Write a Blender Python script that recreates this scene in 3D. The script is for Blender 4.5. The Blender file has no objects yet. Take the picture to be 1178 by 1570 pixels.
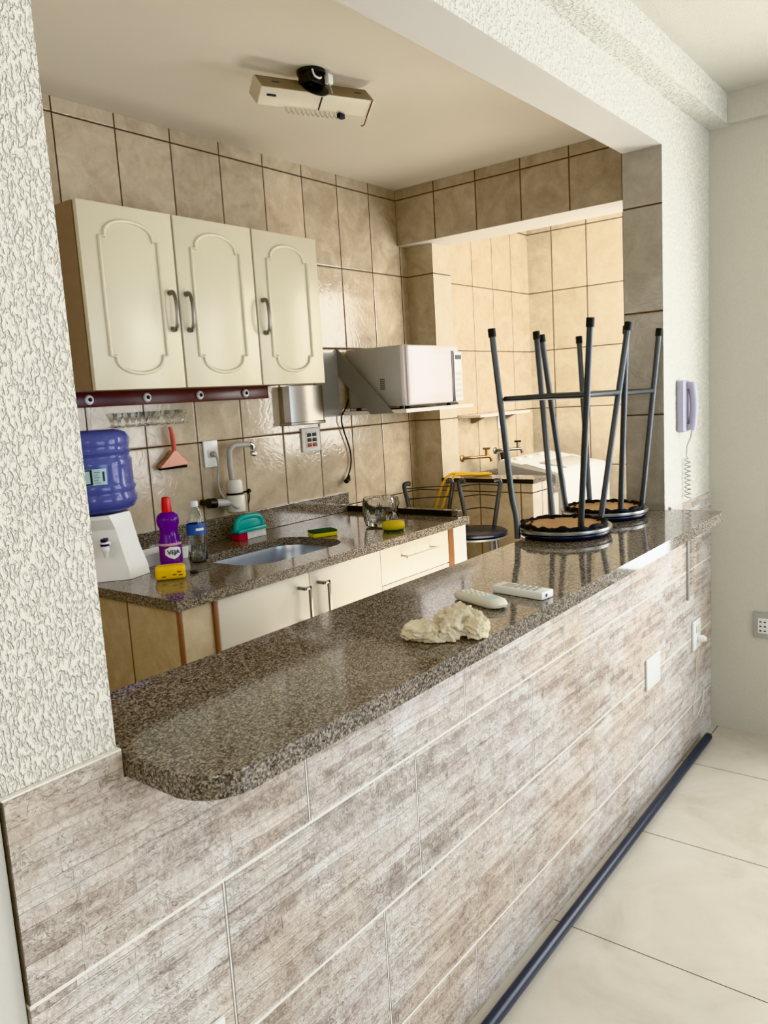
import bpy, bmesh, math, random
from mathutils import Vector, Matrix
random.seed(7)
S = bpy.context.scene
COL = S.collection
PI = math.pi

# ---------------------------------------------------------------- node helpers
class NT:
    def __init__(s, name):
        s.m = bpy.data.materials.new(name); s.m.use_nodes = True
        s.t = s.m.node_tree; s.t.nodes.clear()
        s.out = s.t.nodes.new('ShaderNodeOutputMaterial')
        s.b = s.t.nodes.new('ShaderNodeBsdfPrincipled')
        s.t.links.new(s.b.outputs[0], s.out.inputs[0])
    def n(s, typ, **kw):
        o = s.t.nodes.new(typ)
        for k, v in kw.items(): setattr(o, k, v)
        return o
    def put(s, sock, v):
        if hasattr(v, 'links') or isinstance(v, bpy.types.NodeSocket): s.t.links.new(v, sock)
        else:
            if sock.type == 'RGBA' and len(v) == 3: v = (*v, 1)
            sock.default_value = v
    def set(s, name, v): s.put(s.b.inputs[name], v)
    def math(s, op, a, b=0.0, c=None):
        o = s.n('ShaderNodeMath', operation=op)
        s.put(o.inputs[0], a); s.put(o.inputs[1], b)
        if c is not None: s.put(o.inputs[2], c)
        return o.outputs[0]
    def pos(s): return s.n('ShaderNodeNewGeometry').outputs['Position']
    def obj(s): return s.n('ShaderNodeTexCoord').outputs['Object']
    def sep(s, v):
        o = s.n('ShaderNodeSeparateXYZ'); s.put(o.inputs[0], v); return o.outputs
    def comb(s, x=0.0, y=0.0, z=0.0):
        o = s.n('ShaderNodeCombineXYZ')
        for i, v in enumerate((x, y, z)): s.put(o.inputs[i], v)
        return o.outputs[0]
    def scale(s, v, sc):
        o = s.n('ShaderNodeMapping'); s.put(o.inputs['Vector'], v); o.inputs['Scale'].default_value = sc
        return o.outputs[0]
    def noise(s, v, scale, detail=3.0, rough=.55, dist=0.0):
        o = s.n('ShaderNodeTexNoise'); s.put(o.inputs['Vector'], v)
        o.inputs['Scale'].default_value = scale; o.inputs['Detail'].default_value = detail
        o.inputs['Roughness'].default_value = rough; o.inputs['Distortion'].default_value = dist
        return o.outputs[0]
    def vor(s, v, scale, feature='F1', out='Distance', rnd=1.0):
        o = s.n('ShaderNodeTexVoronoi', feature=feature); s.put(o.inputs['Vector'], v)
        o.inputs['Scale'].default_value = scale; o.inputs['Randomness'].default_value = rnd
        return o.outputs[out]
    def ramp(s, f, stops, interp='LINEAR'):
        o = s.n('ShaderNodeValToRGB'); s.put(o.inputs[0], f); cr = o.color_ramp; cr.interpolation = interp
        while len(cr.elements) < len(stops): cr.elements.new(0.5)
        for e, (p, c) in zip(cr.elements, stops):
            e.position = p; e.color = (*c, 1) if hasattr(c, '__len__') else (c, c, c, 1)
        return o.outputs[0]
    def mix(s, f, a, b, mode='MIX'):
        o = s.n('ShaderNodeMix', data_type='RGBA', blend_type=mode)
        s.put(o.inputs[0], f); s.put(o.inputs[6], a); s.put(o.inputs[7], b)
        return o.outputs[2]
    def bump(s, h, dist, strength=1.0):
        o = s.n('ShaderNodeBump'); o.inputs['Strength'].default_value = strength
        o.inputs['Distance'].default_value = dist; s.put(o.inputs['Height'], h)
        s.set('Normal', o.outputs[0])

def srgb(r, g, b):
    f = lambda c: (c/255/12.92) if c/255 <= .04045 else ((c/255+.055)/1.055)**2.4
    return (f(r), f(g), f(b))

def plain(name, rgb, rough=.5, metal=0.0, var=.06, vs=30, bump=0.0, **kw):
    k = NT(name); c = srgb(*rgb); p = k.obj()
    f = k.noise(p, vs, 3)
    k.set('Base Color', k.mix(f, tuple(x*(1-var) for x in c), tuple(min(1, x*(1+var)) for x in c)))
    k.set('Roughness', rough); k.set('Metallic', metal)
    for a, v in kw.items(): k.set(a.replace('_', ' '), v)
    if bump: k.bump(k.noise(p, vs*6, 3), bump)
    return k.m

TW, TX, TH, TZ = .2297, 1.143, .364, 2.462
def tile_mat(name, axis, u0, lo=(172, 155, 131), hi=(206, 193, 170), rough=.13, rowz=TZ, rowh=TH, w=TW, grout=(74, 52, 36), g=.0026):
    k = NT(name); p = k.pos(); x, y, z = k.sep(p)
    u = {'x': x, 'y': y}[axis]
    tu = k.math('DIVIDE', k.math('SUBTRACT', u, u0), w); tv = k.math('DIVIDE', k.math('SUBTRACT', z, rowz), rowh)
    fu = k.math('FRACT', tu); fv = k.math('FRACT', tv)
    du = k.math('MULTIPLY', k.math('MINIMUM', fu, k.math('SUBTRACT', 1.0, fu)), w)
    dv = k.math('MULTIPLY', k.math('MINIMUM', fv, k.math('SUBTRACT', 1.0, fv)), rowh)
    d = k.math('MINIMUM', du, dv)
    mask = k.math('LESS_THAN', d, g)
    idv = k.comb(k.math('FLOOR', tu), k.math('FLOOR', tv), 3.0)
    wn = k.n('ShaderNodeTexWhiteNoise'); k.put(wn.inputs[0], idv)
    sh = k.n('ShaderNodeVectorMath', operation='MULTIPLY_ADD'); k.put(sh.inputs[0], wn.outputs['Color']); k.put(sh.inputs[1], (3, 3, 3)); k.put(sh.inputs[2], p)
    n1 = k.noise(sh.outputs[0], 7, 5, .6, 1.2); n2 = k.noise(sh.outputs[0], 26, 4, .65, .6)
    f = k.math('ADD', k.math('MULTIPLY', n1, .7), k.math('MULTIPLY', n2, .3))
    c = k.ramp(f, [(.33, srgb(*lo)), (.52, tuple((a+b)/2 for a, b in zip(srgb(*lo), srgb(*hi)))), (.68, srgb(*hi))])
    tint = k.math('ADD', .93, k.math('MULTIPLY', wn.outputs['Value'], .14))
    c = k.mix(1.0, c, k.comb(tint, tint, tint), 'MULTIPLY')
    k.set('Base Color', k.mix(mask, c, srgb(*grout)))
    k.set('Roughness', k.math('ADD', rough, k.math('MULTIPLY', mask, .6)))
    w1 = k.math('ABSOLUTE', k.math('SUBTRACT', k.noise(sh.outputs[0], 9, 3, .5, 2.2), .5))
    line = k.math('SMOOTH_MIN', k.math('MULTIPLY', w1, 14.0), 1.0, .2)
    edge = k.math('SMOOTH_MIN', k.math('MULTIPLY', d, 160.0), 1.0, .3)
    h = k.math('ADD', k.math('MULTIPLY', line, .10), edge)
    k.bump(h, .0016)
    return k.m

def stone_mat():
    k = NT('ledger_stone_tile'); p = k.pos(); x, y, z = k.sep(p)
    t = k.math('DIVIDE', k.math('SUBTRACT', 1.0377, z), .2846); row = k.math('FLOOR', t); fz = k.math('FRACT', t)
    off = None
    for i, o in enumerate((.357, .154, .0213, .355)):
        c = k.math('MULTIPLY', k.math('COMPARE', row, float(i), .1), o)
        off = c if off is None else k.math('ADD', off, c)
    tx = k.math('DIVIDE', k.math('SUBTRACT', x, off), .5256); fx = k.math('FRACT', tx)
    dz = k.math('MULTIPLY', k.math('MINIMUM', fz, k.math('SUBTRACT', 1.0, fz)), .2846)
    dx = k.math('MULTIPLY', k.math('MINIMUM', fx, k.math('SUBTRACT', 1.0, fx)), .5256)
    gm = k.math('MAXIMUM', k.math('LESS_THAN', dz, .0029), k.math('LESS_THAN', dx, .0016))
    gd = k.math('MULTIPLY', k.math('LESS_THAN', dx, .0034), k.math('SUBTRACT', 1.0, gm))  # shadow line flanking the vertical joints, painted into the colour
    wn = k.n('ShaderNodeTexWhiteNoise'); k.put(wn.inputs[0], k.comb(k.math('FLOOR', tx), row, 1.0))
    wv = wn.outputs['Value']
    # ledger strips
    warp = k.math('MULTIPLY', k.math('SUBTRACT', k.noise(p, 9, 2), .5), .012)
    def strips(bw, rh, sx, frq):
        b = k.n('ShaderNodeTexBrick'); b.offset = .43; b.offset_frequency = frq; b.squash = 1.5; b.squash_frequency = 3
        k.put(b.inputs['Vector'], k.comb(k.math('ADD', k.math('ADD', x, k.math('MULTIPLY', wv, sx)), 4.0), k.math('ADD', k.math('ADD', z, warp), 4.0), 0.0))
        b.inputs['Scale'].default_value = 1; b.inputs['Brick Width'].default_value = bw; b.inputs['Row Height'].default_value = rh
        b.inputs['Mortar Size'].default_value = .0006; b.inputs['Mortar Smooth'].default_value = 1
        b.inputs['Color1'].default_value = (0, 0, 0, 1); b.inputs['Color2'].default_value = (1, 1, 1, 1); b.inputs['Mortar'].default_value = (.45, .45, .45, 1)
        return b.outputs['Color'], b.outputs['Fac']
    s1, m1 = strips(.21, .0237, 1.7, 2); s2, m2 = strips(.13, .0119, 2.9, 3)
    ps = k.scale(p, (1, 1, 1.7))
    n1 = k.noise(ps, 13, 5, .65, .8); n2 = k.noise(p, 70, 4, .7, 1.6); n3 = k.noise(p, 2.3, 3, .6)
    f = k.math('ADD', k.math('ADD', k.math('MULTIPLY', s1, .11), k.math('MULTIPLY', s2, .09)), k.math('ADD', k.math('MULTIPLY', n1, .34), k.math('MULTIPLY', n2, .46)))
    c = k.ramp(f, [(.30, srgb(140, 124, 112)), (.40, srgb(180, 168, 157)), (.48, srgb(212, 203, 194)), (.57, srgb(228, 223, 216)), (.70, srgb(244, 242, 238))])
    warm = k.ramp(n3, [(.42, 0), (.62, 1)])
    c = k.mix(k.math('MULTIPLY', warm, .5), c, k.mix(1.0, c, srgb(236, 214, 186), 'MULTIPLY'))
    pk = k.ramp(k.noise(ps, 5, 3, .6), [(.55, 0), (.68, 1)])
    c = k.mix(k.math('MULTIPLY', pk, .35), c, k.mix(1.0, c, srgb(226, 208, 212), 'MULTIPLY'))
    spots = k.math('MULTIPLY', k.math('GREATER_THAN', k.noise(p, 110, 3, .7), .66), .55)
    c = k.mix(spots, c, srgb(126, 106, 94))
    vn = k.math('ABSOLUTE', k.math('SUBTRACT', k.noise(ps, 26, 3, .6, 1.6), .5)); crack = k.math('MULTIPLY', k.math('LESS_THAN', vn, .014), k.math('GREATER_THAN', k.noise(p, 14, 2), .5))
    c = k.mix(k.math('MULTIPLY', crack, .6), c, srgb(128, 110, 98))
    tint = k.math('ADD', .93, k.math('MULTIPLY', wv, .12))
    c = k.mix(1.0, c, k.comb(tint, tint, tint), 'MULTIPLY')
    c = k.mix(gd, c, srgb(116, 106, 94))
    c = k.mix(gm, c, srgb(244, 240, 231))
    k.set('Base Color', c); k.set('Roughness', .38)
    h = k.math('ADD', k.math('ADD', k.math('MULTIPLY', s1, .45), k.math('MULTIPLY', s2, .3)), k.math('ADD', k.math('MULTIPLY', n2, .55), k.math('MULTIPLY', n1, .3)))
    h = k.math('MULTIPLY', h, k.math('SUBTRACT', 1.0, k.math('MULTIPLY', gm, .6)))
    k.bump(h, .0065)
    return k.m

def granite_mat(name, dark=1.0, rough=.07):
    k = NT(name); p = k.pos()
    v1 = k.vor(p, 330, out='Color'); r1 = k.sep(v1)[0]
    v2 = k.vor(p, 620, out='Color'); r2 = k.sep(v2)[1]
    n = k.noise(p, 170, 3, .6, .5); nb = k.noise(p, 5, 3, .6)
    f = k.math('ADD', k.math('ADD', k.math('MULTIPLY', r1, .42), k.math('MULTIPLY', r2, .23)), k.math('ADD', k.math('MULTIPLY', n, .25), k.math('MULTIPLY', nb, .10)))
    d = lambda *c: tuple(a*dark for a in srgb(*c))
    c = k.ramp(f, [(.22, d(40, 37, 38)), (.36, d(78, 72, 68)), (.50, d(120, 111, 100)), (.62, d(150, 139, 124)), (.80, d(188, 178, 164))])
    k.set('Base Color', c); k.set('Roughness', rough); k.set('IOR', 1.52)
    return k.m

def stucco_mat(name, rgb, scale, dist, stretch=.55, rough=.75, cv=.86):
    k = NT(name); p = k.scale(k.pos(), (1, 1, stretch))
    n = k.noise(p, scale, 2, .5, .35)
    pl = k.ramp(n, [(.38, 0), (.50, .75), (.60, 1)])
    fine = k.noise(k.pos(), scale*5, 3)
    h = k.math('ADD', pl, k.math('MULTIPLY', fine, .22))
    c = srgb(*rgb); k.set('Base Color', k.mix(pl, tuple(a*cv for a in c), c)); k.set('Roughness', rough)
    k.bump(h, dist)
    return k.m

def floor_mat():
    k = NT('cream_floor_tile'); p = k.pos(); x, y, z = k.sep(p)
    fx = k.math('FRACT', k.math('DIVIDE', k.math('SUBTRACT', x, 1.2909), .5739)); fy = k.math('FRACT', k.math('DIVIDE', k.math('SUBTRACT', y, -.602), .5739))
    mn = lambda f: k.math('MINIMUM', f, k.math('SUBTRACT', 1.0, f))
    d = k.math('MULTIPLY', k.math('MINIMUM', mn(fx), mn(fy)), .5739)
    g = k.math('LESS_THAN', d, .0016)
    n = k.noise(p, 3.5, 5, .6, .8); n2 = k.noise(p, 40, 4, .6)
    n2 = k.noise(p, 22, 2, .5); f = k.math('ADD', k.math('MULTIPLY', n, .9), k.math('MULTIPLY', n2, .1))
    c = k.ramp(f, [(.3, srgb(192, 184, 167)), (.5, srgb(205, 198, 183)), (.75, srgb(214, 208, 195))])
    k.set('Base Color', k.mix(g, c, srgb(92, 76, 60))); k.set('Roughness', k.math('ADD', .24, k.math('MULTIPLY', n, .03)))
    k.bump(k.math('SUBTRACT', 1.0, g), .001)
    return k.m

def wood_mat(name, a, b, axis=(1, 14, 14), rough=.4):
    k = NT(name); p = k.scale(k.obj(), axis); n = k.noise(p, 6, 4, .6, 1.0)
    k.set('Base Color', k.mix(n, srgb(*a), srgb(*b))); k.set('Roughness', rough)
    return k.m

def glass_mat(name, rgb=(245, 250, 250), rough=.03, trans=1.0, ior=1.4):
    k = NT(name); p = k.obj()
    k.set('Base Color', k.mix(k.noise(p, 20), srgb(*rgb), tuple(c*.97 for c in srgb(*rgb)))); k.set('Roughness', rough)
    k.set('Transmission Weight', trans); k.set('IOR', ior)
    return k.m

M = dict(
    tile_x=tile_mat('beige_wall_tile_back', 'x', TX), tile_hdr=tile_mat('beige_wall_tile_header', 'y', 1.2496, w=.2325, lo=(164, 150, 130), hi=(196, 184, 164)),
    tile_col=tile_mat('beige_wall_tile_column', 'y', 1.322, w=.5), tile_end=tile_mat('beige_wall_tile_laundry', 'y', 1.085, lo=(184, 171, 149), hi=(211, 201, 181)),
    tile_jamb=tile_mat('grey_beige_wall_tile_jamb', 'y', 0.0, w=.5, lo=(158, 150, 136), hi=(184, 176, 162), rowz=2.108),
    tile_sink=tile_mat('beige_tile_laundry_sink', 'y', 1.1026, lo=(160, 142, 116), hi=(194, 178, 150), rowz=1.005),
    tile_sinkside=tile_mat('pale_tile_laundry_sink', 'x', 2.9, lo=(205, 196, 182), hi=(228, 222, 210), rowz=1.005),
    tile_base=tile_mat('beige_tile_counter_end', 'y', 1.08, w=.25, lo=(186, 164, 130), hi=(214, 196, 164), rowz=.60),
    tile_basefront=tile_mat('beige_tile_counter_front', 'x', .60, w=.6, lo=(196, 180, 150), hi=(222, 208, 182), rowz=.60),
    stone=stone_mat(), granite=granite_mat('brown_grey_granite'), granite_k=granite_mat('grey_brown_granite', 1.0, .1),
    stucco=stucco_mat('white_coarse_stucco', (248, 243, 230), 200, .0045, .5, cv=.92), stucco_b=stucco_mat('white_fine_stucco', (232, 228, 216), 95, .0028, .9),
    wall=stucco_mat('white_rough_paint', (208, 204, 190), 170, .0004, 1.0, cv=.97), ceil=plain('cream_ceiling_paint', (222, 214, 198), .5, var=.03, vs=3), white_smooth=plain('smooth_white_paint', (216, 212, 204), .5, var=.03, vs=4),
    floor=floor_mat(), kfloor=plain('kitchen_floor', (170, 156, 134), .3, vs=3),
    cab=plain('cream_lacquer', (212, 205, 182), .32, var=.03, vs=6), cab2=plain('white_lacquer', (228, 224, 212), .3, var=.02, vs=6),
    taupe=plain('taupe_edge', (146, 126, 106), .4, var=.1), brownwood=wood_mat('brown_trim_wood', (112, 72, 46), (146, 100, 66), (20, 20, 2)),
    mahogany=wood_mat('dark_mahogany', (62, 20, 14), (96, 34, 24), (2, 20, 20), .3),
    steel=plain('brushed_steel', (176, 170, 160), .34, 1.0, vs=60), darksteel=plain('satin_steel_handle', (140, 136, 130), .3, 1.0), chrome=plain('chrome', (200, 200, 200), .12, 1.0),
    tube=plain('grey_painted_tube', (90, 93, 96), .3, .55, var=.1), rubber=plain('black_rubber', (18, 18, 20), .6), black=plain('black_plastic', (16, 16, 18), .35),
    navy=plain('navy_vinyl', (28, 34, 54), .3, var=.15, vs=20), blackcloth=plain('black_frayed_fabric', (24, 24, 27), .85), board=wood_mat('brown_board', (176, 132, 88), (206, 164, 116), (3, 3, 12), .6),
    silver=plain('silver_band', (150, 150, 146), .3, .7), white=plain('white_plastic', (236, 236, 232), .35, var=.02), ivory=plain('ivory_plastic', (224, 220, 206), .35, var=.03),
    greyp=plain('grey_plastic', (178, 176, 170), .4, var=.03), greymetal=plain('grey_enamel', (150, 148, 142), .4, .2, var=.04), mwwhite=plain('white_enamel', (232, 226, 226), .22, var=.02),
    shelf=plain('white_shelf_laminate', (235, 230, 220), .4, var=.03), 
    jug=NT('blue_jug').m, salmon=plain('salmon_plastic', (234, 174, 152), .4), coral=plain('coral_plastic', (214, 108, 92), .4), red=plain('red_plastic', (214, 24, 26), .3),
    purple=NT('purple_liquid').m, purpled=plain('purple_label', (112, 42, 122), .35, var=.25, vs=60), lilac=plain('lilac_band', (214, 170, 176), .4), navyink=plain('navy_ink', (28, 26, 78), .4),
    clear=glass_mat('clear_plastic'), clearbag=glass_mat('clear_crumpled_plastic', (240, 242, 242), .06), bluelabel=plain('blue_label', (62, 96, 168), .35, var=.35, vs=80), cap=plain('pale_cap', (214, 218, 220), .35),
    yellow=plain('yellow_wrap', (232, 190, 24), .3, var=.12, vs=40), yfoam=plain('yellow_foam', (206, 186, 44), .9, var=.12, vs=150, bump=.0008), gpad=plain('green_scour', (44, 78, 50), .95, var=.2, vs=150, bump=.001), orangeprint=plain('dark_print', (120, 66, 14), .4),
    teal=plain('teal_plastic', (20, 158, 152), .3), pinkred=plain('crimson_plastic', (190, 32, 62), .4), bristle=plain('white_bristles', (228, 228, 224), .6),
    brass=plain('brass', (150, 126, 88), .38, .9), hose=plain('yellow_hose', (224, 176, 62), .35), lilacp=plain('lilac_grey_plastic', (186, 182, 198), .35, var=.02),
    pipe=plain('dark_navy_pipe', (44, 50, 66), .35, var=.1, vs=8), aged=plain('aged_cream_metal', (206, 196, 172), .4, var=.06), agedtop=plain('aged_beige_metal', (142, 126, 102), .5, var=.1),
    rag=plain('cream_rag_cloth', (228, 217, 192), .95, var=.22, vs=32, bump=.0012), labelp=plain('pale_teal_label', (176, 206, 206), .4), ink=plain('dark_ink', (34, 40, 52), .5), greyink=plain('grey_ink', (126, 140, 146), .5),
    basin=plain('steel_basin', (188, 196, 206), .3, .85), redbtn=plain('red_switch', (150, 36, 36), .4), grille=plain('dark_vent', (60, 58, 56), .6),
)
def _fix():
    for m, c, tr in ((M['jug'], (104, 112, 180), .2), (M['purple'], (120, 34, 170), .35)):
        b = next(n for n in m.node_tree.nodes if n.type == 'BSDF_PRINCIPLED')
        nz = m.node_tree.nodes.new('ShaderNodeTexNoise'); nz.inputs['Scale'].default_value = 8
        mx = m.node_tree.nodes.new('ShaderNodeMix'); mx.data_type = 'RGBA'
        mx.inputs[6].default_value = (*[v*.9 for v in srgb(*c)], 1); mx.inputs[7].default_value = (*srgb(*c), 1)
        m.node_tree.links.new(nz.outputs[0], mx.inputs[0]); m.node_tree.links.new(mx.outputs[2], b.inputs['Base Color'])
        b.inputs['Roughness'].default_value = .12; b.inputs['Transmission Weight'].default_value = tr; b.inputs['IOR'].default_value = 1.4
_fix()

# ---------------------------------------------------------------- mesh helpers
class MB:
    def __init__(s): s.bm = bmesh.new()
    def _bev(s, geom_verts, bevel, seg=2):
        if bevel <= 0: return
        es = list({e for v in geom_verts for e in v.link_edges})
        bmesh.ops.bevel(s.bm, geom=es, offset=bevel, segments=seg, profile=.5, affect='EDGES', clamp_overlap=True)
    def box(s, a, b, bevel=0.0, seg=2, mi=0):
        vs = [s.bm.verts.new((x, y, z)) for z in (a[2], b[2]) for y in (a[1], b[1]) for x in (a[0], b[0])]
        fs = [(0, 2, 3, 1), (4, 5, 7, 6), (0, 1, 5, 4), (2, 6, 7, 3), (0, 4, 6, 2), (1, 3, 7, 5)]
        for f in fs: s.bm.faces.new([vs[i] for i in f]).material_index = mi
        s._bev(vs, bevel, seg); return s
    def hexa(s, pts, bevel=0.0, seg=2):
        vs = [s.bm.verts.new(p) for p in pts]
        for f in [(0, 3, 2, 1), (4, 5, 6, 7), (0, 1, 5, 4), (1, 2, 6, 5), (2, 3, 7, 6), (3, 0, 4, 7)]: s.bm.faces.new([vs[i] for i in f])
        s._bev(vs, bevel, seg); return s
    def prism(s, poly, axis, lo, hi, bevel=0.0, seg=2):
        def P(u, v, w): return {'x': (w, u, v), 'y': (u, w, v), 'z': (u, v, w)}[axis]
        a = [s.bm.verts.new(P(u, v, lo)) for u, v in poly]; b = [s.bm.verts.new(P(u, v, hi)) for u, v in poly]
        n = len(poly)
        f1 = s.bm.faces.new(a[::-1]); f2 = s.bm.faces.new(b)
        for i in range(n): s.bm.faces.new((a[i], a[(i+1) % n], b[(i+1) % n], b[i]))
        if bevel > 0:
            es = list(f1.edges)+list(f2.edges)
            bmesh.ops.bevel(s.bm, geom=es, offset=bevel, segments=seg, profile=.5, affect='EDGES', clamp_overlap=True)
        return s
    def tube(s, pts, r, n=10, caps=True, closed=False):
        pts = [Vector(p) for p in pts]; N = len(pts)
        rs = list(r) if hasattr(r, '__len__') else [r]*N
        if len(rs) != N: rs = [rs[min(len(rs)-1, int(i*(len(rs)-1)/max(1, N-1)+.5))] for i in range(N)]
        rings = []; up = None
        for i in range(N):
            if closed: t = (pts[(i+1) % N]-pts[i-1]).normalized()
            else: t = (pts[min(i+1, N-1)]-pts[max(i-1, 0)]).normalized()
            if up is None:
                up = Vector((0, 0, 1)) if abs(t.z) < .9 else Vector((1, 0, 0))
            u = (up-t*up.dot(t))
            if u.length < 1e-6: u = t.orthogonal()
            u.normalize(); up = u; v = t.cross(u)
            rings.append([s.bm.verts.new(pts[i]+(u*math.cos(a)+v*math.sin(a))*rs[i]) for a in [2*PI*j/n for j in range(n)]])
        for i in range(N if closed else N-1):
            A, B = rings[i], rings[(i+1) % N]
            for j in range(n): s.bm.faces.new((A[j], A[(j+1) % n], B[(j+1) % n], B[j]))
        if caps and not closed:
            s.bm.faces.new(rings[0][::-1]); s.bm.faces.new(rings[-1])
        return s
    def lathe(s, prof, c=(0, 0, 0), n=32, axis='z', wob=None):
        c = Vector(c); rings = []
        for i, (r, h) in enumerate(prof):
            ring = []
            for j in range(n):
                a = 2*PI*j/n; rr = max(r, 1e-5)*(1 if wob is None else wob(a, h, r))
                p = {'z': (rr*math.cos(a), rr*math.sin(a), h), 'y': (rr*math.cos(a), h, -rr*math.sin(a)), 'x': (h, rr*math.cos(a), rr*math.sin(a))}[axis]
                ring.append(s.bm.verts.new(c+Vector(p)))
            rings.append(ring)
        for A, B in zip(rings, rings[1:]):
            for j in range(n): s.bm.faces.new((A[j], A[(j+1) % n], B[(j+1) % n], B[j]))
        s.bm.faces.new(rings[0][::-1]); s.bm.faces.new(rings[-1])
        return s
    def cyl_patch(s, c, r, a0, a1, z0, z1, n=16, th=.0008):
        c = Vector(c)
        def P(a, rr, z): return c+Vector((rr*math.cos(a), rr*math.sin(a), z))
        g = [[s.bm.verts.new(P(a0+(a1-a0)*i/n, rr, z)) for rr in (r, r+th) for z in (z0, z1)] for i in range(n+1)]
        for A, B in zip(g, g[1:]):
            for q in ((0, 1), (1, 3), (3, 2), (2, 0)): s.bm.faces.new((A[q[0]], A[q[1]], B[q[1]], B[q[0]]))
        s.bm.faces.new([g[0][i] for i in (0, 2, 3, 1)]); s.bm.faces.new([g[-1][i] for i in (0, 1, 3, 2)])
        return s
    def xf(s, mat): bmesh.ops.transform(s.bm, matrix=mat, verts=s.bm.verts); return s
    def build(s, name, mat, parent=None, smooth=True, angle=40, loc=None):
        bmesh.ops.recalc_face_normals(s.bm, faces=s.bm.faces)
        me = bpy.data.meshes.new(name)
        if smooth:
            for f in s.bm.faces: f.smooth = True
            for e in s.bm.edges:
                if len(e.link_faces) == 2 and e.calc_face_angle(0) > math.radians(angle): e.smooth = False
        s.bm.to_mesh(me); s.bm.free()
        for m in (mat if isinstance(mat, (list, tuple)) else [mat]): me.materials.append(m if not isinstance(m, str) else M[m])
        o = bpy.data.objects.new(name, me); COL.objects.link(o)
        if parent is not None: o.parent = parent
        if loc is not None:
            o.location = loc; me.transform(Matrix.Translation(-Vector(loc)))
        return o

def tag(o, label=None, cat=None, group=None, kind=None):
    if label: o['label'] = label
    if cat: o['category'] = cat
    if group: o['group'] = group
    if kind: o['kind'] = kind
    return o
def struct(o): o['kind'] = 'structure'; return o
def thing(name, label, cat, loc=(0, 0, 0), rz=0.0, group=None):
    o = bpy.data.objects.new(name, None); COL.objects.link(o); o.location = loc; o.rotation_euler = (0, 0, rz); o.empty_display_size = .05
    return tag(o, label, cat, group)
def arc(cx, cy, r, a0, a1, n=6): return [(cx+r*math.cos(a0+(a1-a0)*i/n), cy+r*math.sin(a0+(a1-a0)*i/n)) for i in range(n+1)]
def rrect(x0, y0, x1, y1, r, n=6):
    return arc(x1-r, y0+r, r, -PI/2, 0, n)+arc(x1-r, y1-r, r, 0, PI/2, n)+arc(x0+r, y1-r, r, PI/2, PI, n)+arc(x0+r, y0+r, r, PI, 1.5*PI, n)
def catmull(P, n=6):
    P = [Vector(p) for p in P]; out = []
    for i in range(len(P)-1):
        a, b, c, d = P[max(i-1, 0)], P[i], P[i+1], P[min(i+2, len(P)-1)]
        for j in range(n):
            t = j/n; out.append(.5*((2*b)+(c-a)*t+(2*a-5*b+4*c-d)*t*t+(3*b-a-3*c+d)*t**3))
    return out+[P[-1]]
def text_mesh(body, size, ext=.0004):
    cu = bpy.data.curves.new('txt', 'FONT'); cu.body = body; cu.size = size; cu.align_x = 'CENTER'; cu.align_y = 'CENTER'; cu.extrude = ext; cu.offset = size*.018
    o = bpy.data.objects.new('txt', cu); COL.objects.link(o)
    dg = bpy.context.evaluated_depsgraph_get(); me = bpy.data.meshes.new_from_object(o.evaluated_get(dg))
    bpy.data.objects.remove(o); bpy.data.curves.remove(cu)
    return me

# ---------------------------------------------------------------- key dimensions
LW = 2.839; YB = 1.481; ZC = 2.511; ZL = 2.57; T = .149; XJ = 2.288; ZS = 2.2996
BAR = 1.0306; KT = .982; FK = .12

# ================================================================= THE SETTING
def sbox(name, a, b, mat, **kw): return struct(MB().box(a, b).build(name, mat, smooth=False, **kw))
sbox('floor', (-3.2, -3.8, -.1), (LW, .0, 0), 'floor')
sbox('floor_kitchen', (-1.0, .012, 0), (4.2, 1.6, FK), 'kfloor')
sbox('ceiling', (-3.2, -3.8, ZL), (LW+.14, 0, ZL+.12), 'wall')
sbox('ceiling_kitchen', (-1.0, T, ZC), (4.3, 1.6, ZC+.12), 'ceil')
sbox('wall_back', (-1.0, YB, FK), (4.3, YB+.12, ZC), 'tile_x')
sbox('wall_kitchen_left', (-1.12, T, 0), (-1.0, YB+.12, ZC), 'wall')
# stone-faced half wall, its face rising to the stone cap beside the counter
MB_ = MB().box((-.168, .012, 0), (LW, T, .994)); struct(MB_.build('wall_half', 'white_smooth', smooth=False))
m = MB().prism([(-.1668, 0), (LW-.001, 0), (LW-.001, 1.0377), (2.330, 1.0377), (2.330, .9945), (.002, .9945), (.002, 1.0377), (-.1668, 1.0377)], 'y', 0, .0115)
struct(m.build('wall_stone', 'stone', smooth=False))
sbox('wall_left', (-3.2, .009, 1.0382), (0, T, ZL), 'stucco')
sbox('trim_1', (-3.2, .007, 0), (-.1690, T, 1.0378), 'white_smooth')
# beam over the opening, pillar with tiled jamb
bmm = MB().box((0, .009, ZS), (XJ, T, ZL)).build('trim_2', ['stucco_b', 'white_smooth'], smooth=False)
for f in bmm.data.polygons:
    if f.normal.z < -.5: f.material_index = 1
struct(bmm)
pm = MB(); pm.box((XJ, .009, .9945), (LW, T, ZL))
pil = pm.build('wall_pillar', ['stucco_b', 'tile_jamb'], smooth=False)
for f in pil.data.polygons:
    if f.normal.x < -.5 or f.normal.y > .5: f.material_index = 1
struct(pil)
sbox('trim_3', (-3.2, -.068, 2.46), (LW, .0088, ZL), 'stucco_b')
sbox('trim_4', (2.804, -3.8, 2.46), (LW, -.0685, ZL), 'wall')
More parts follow.
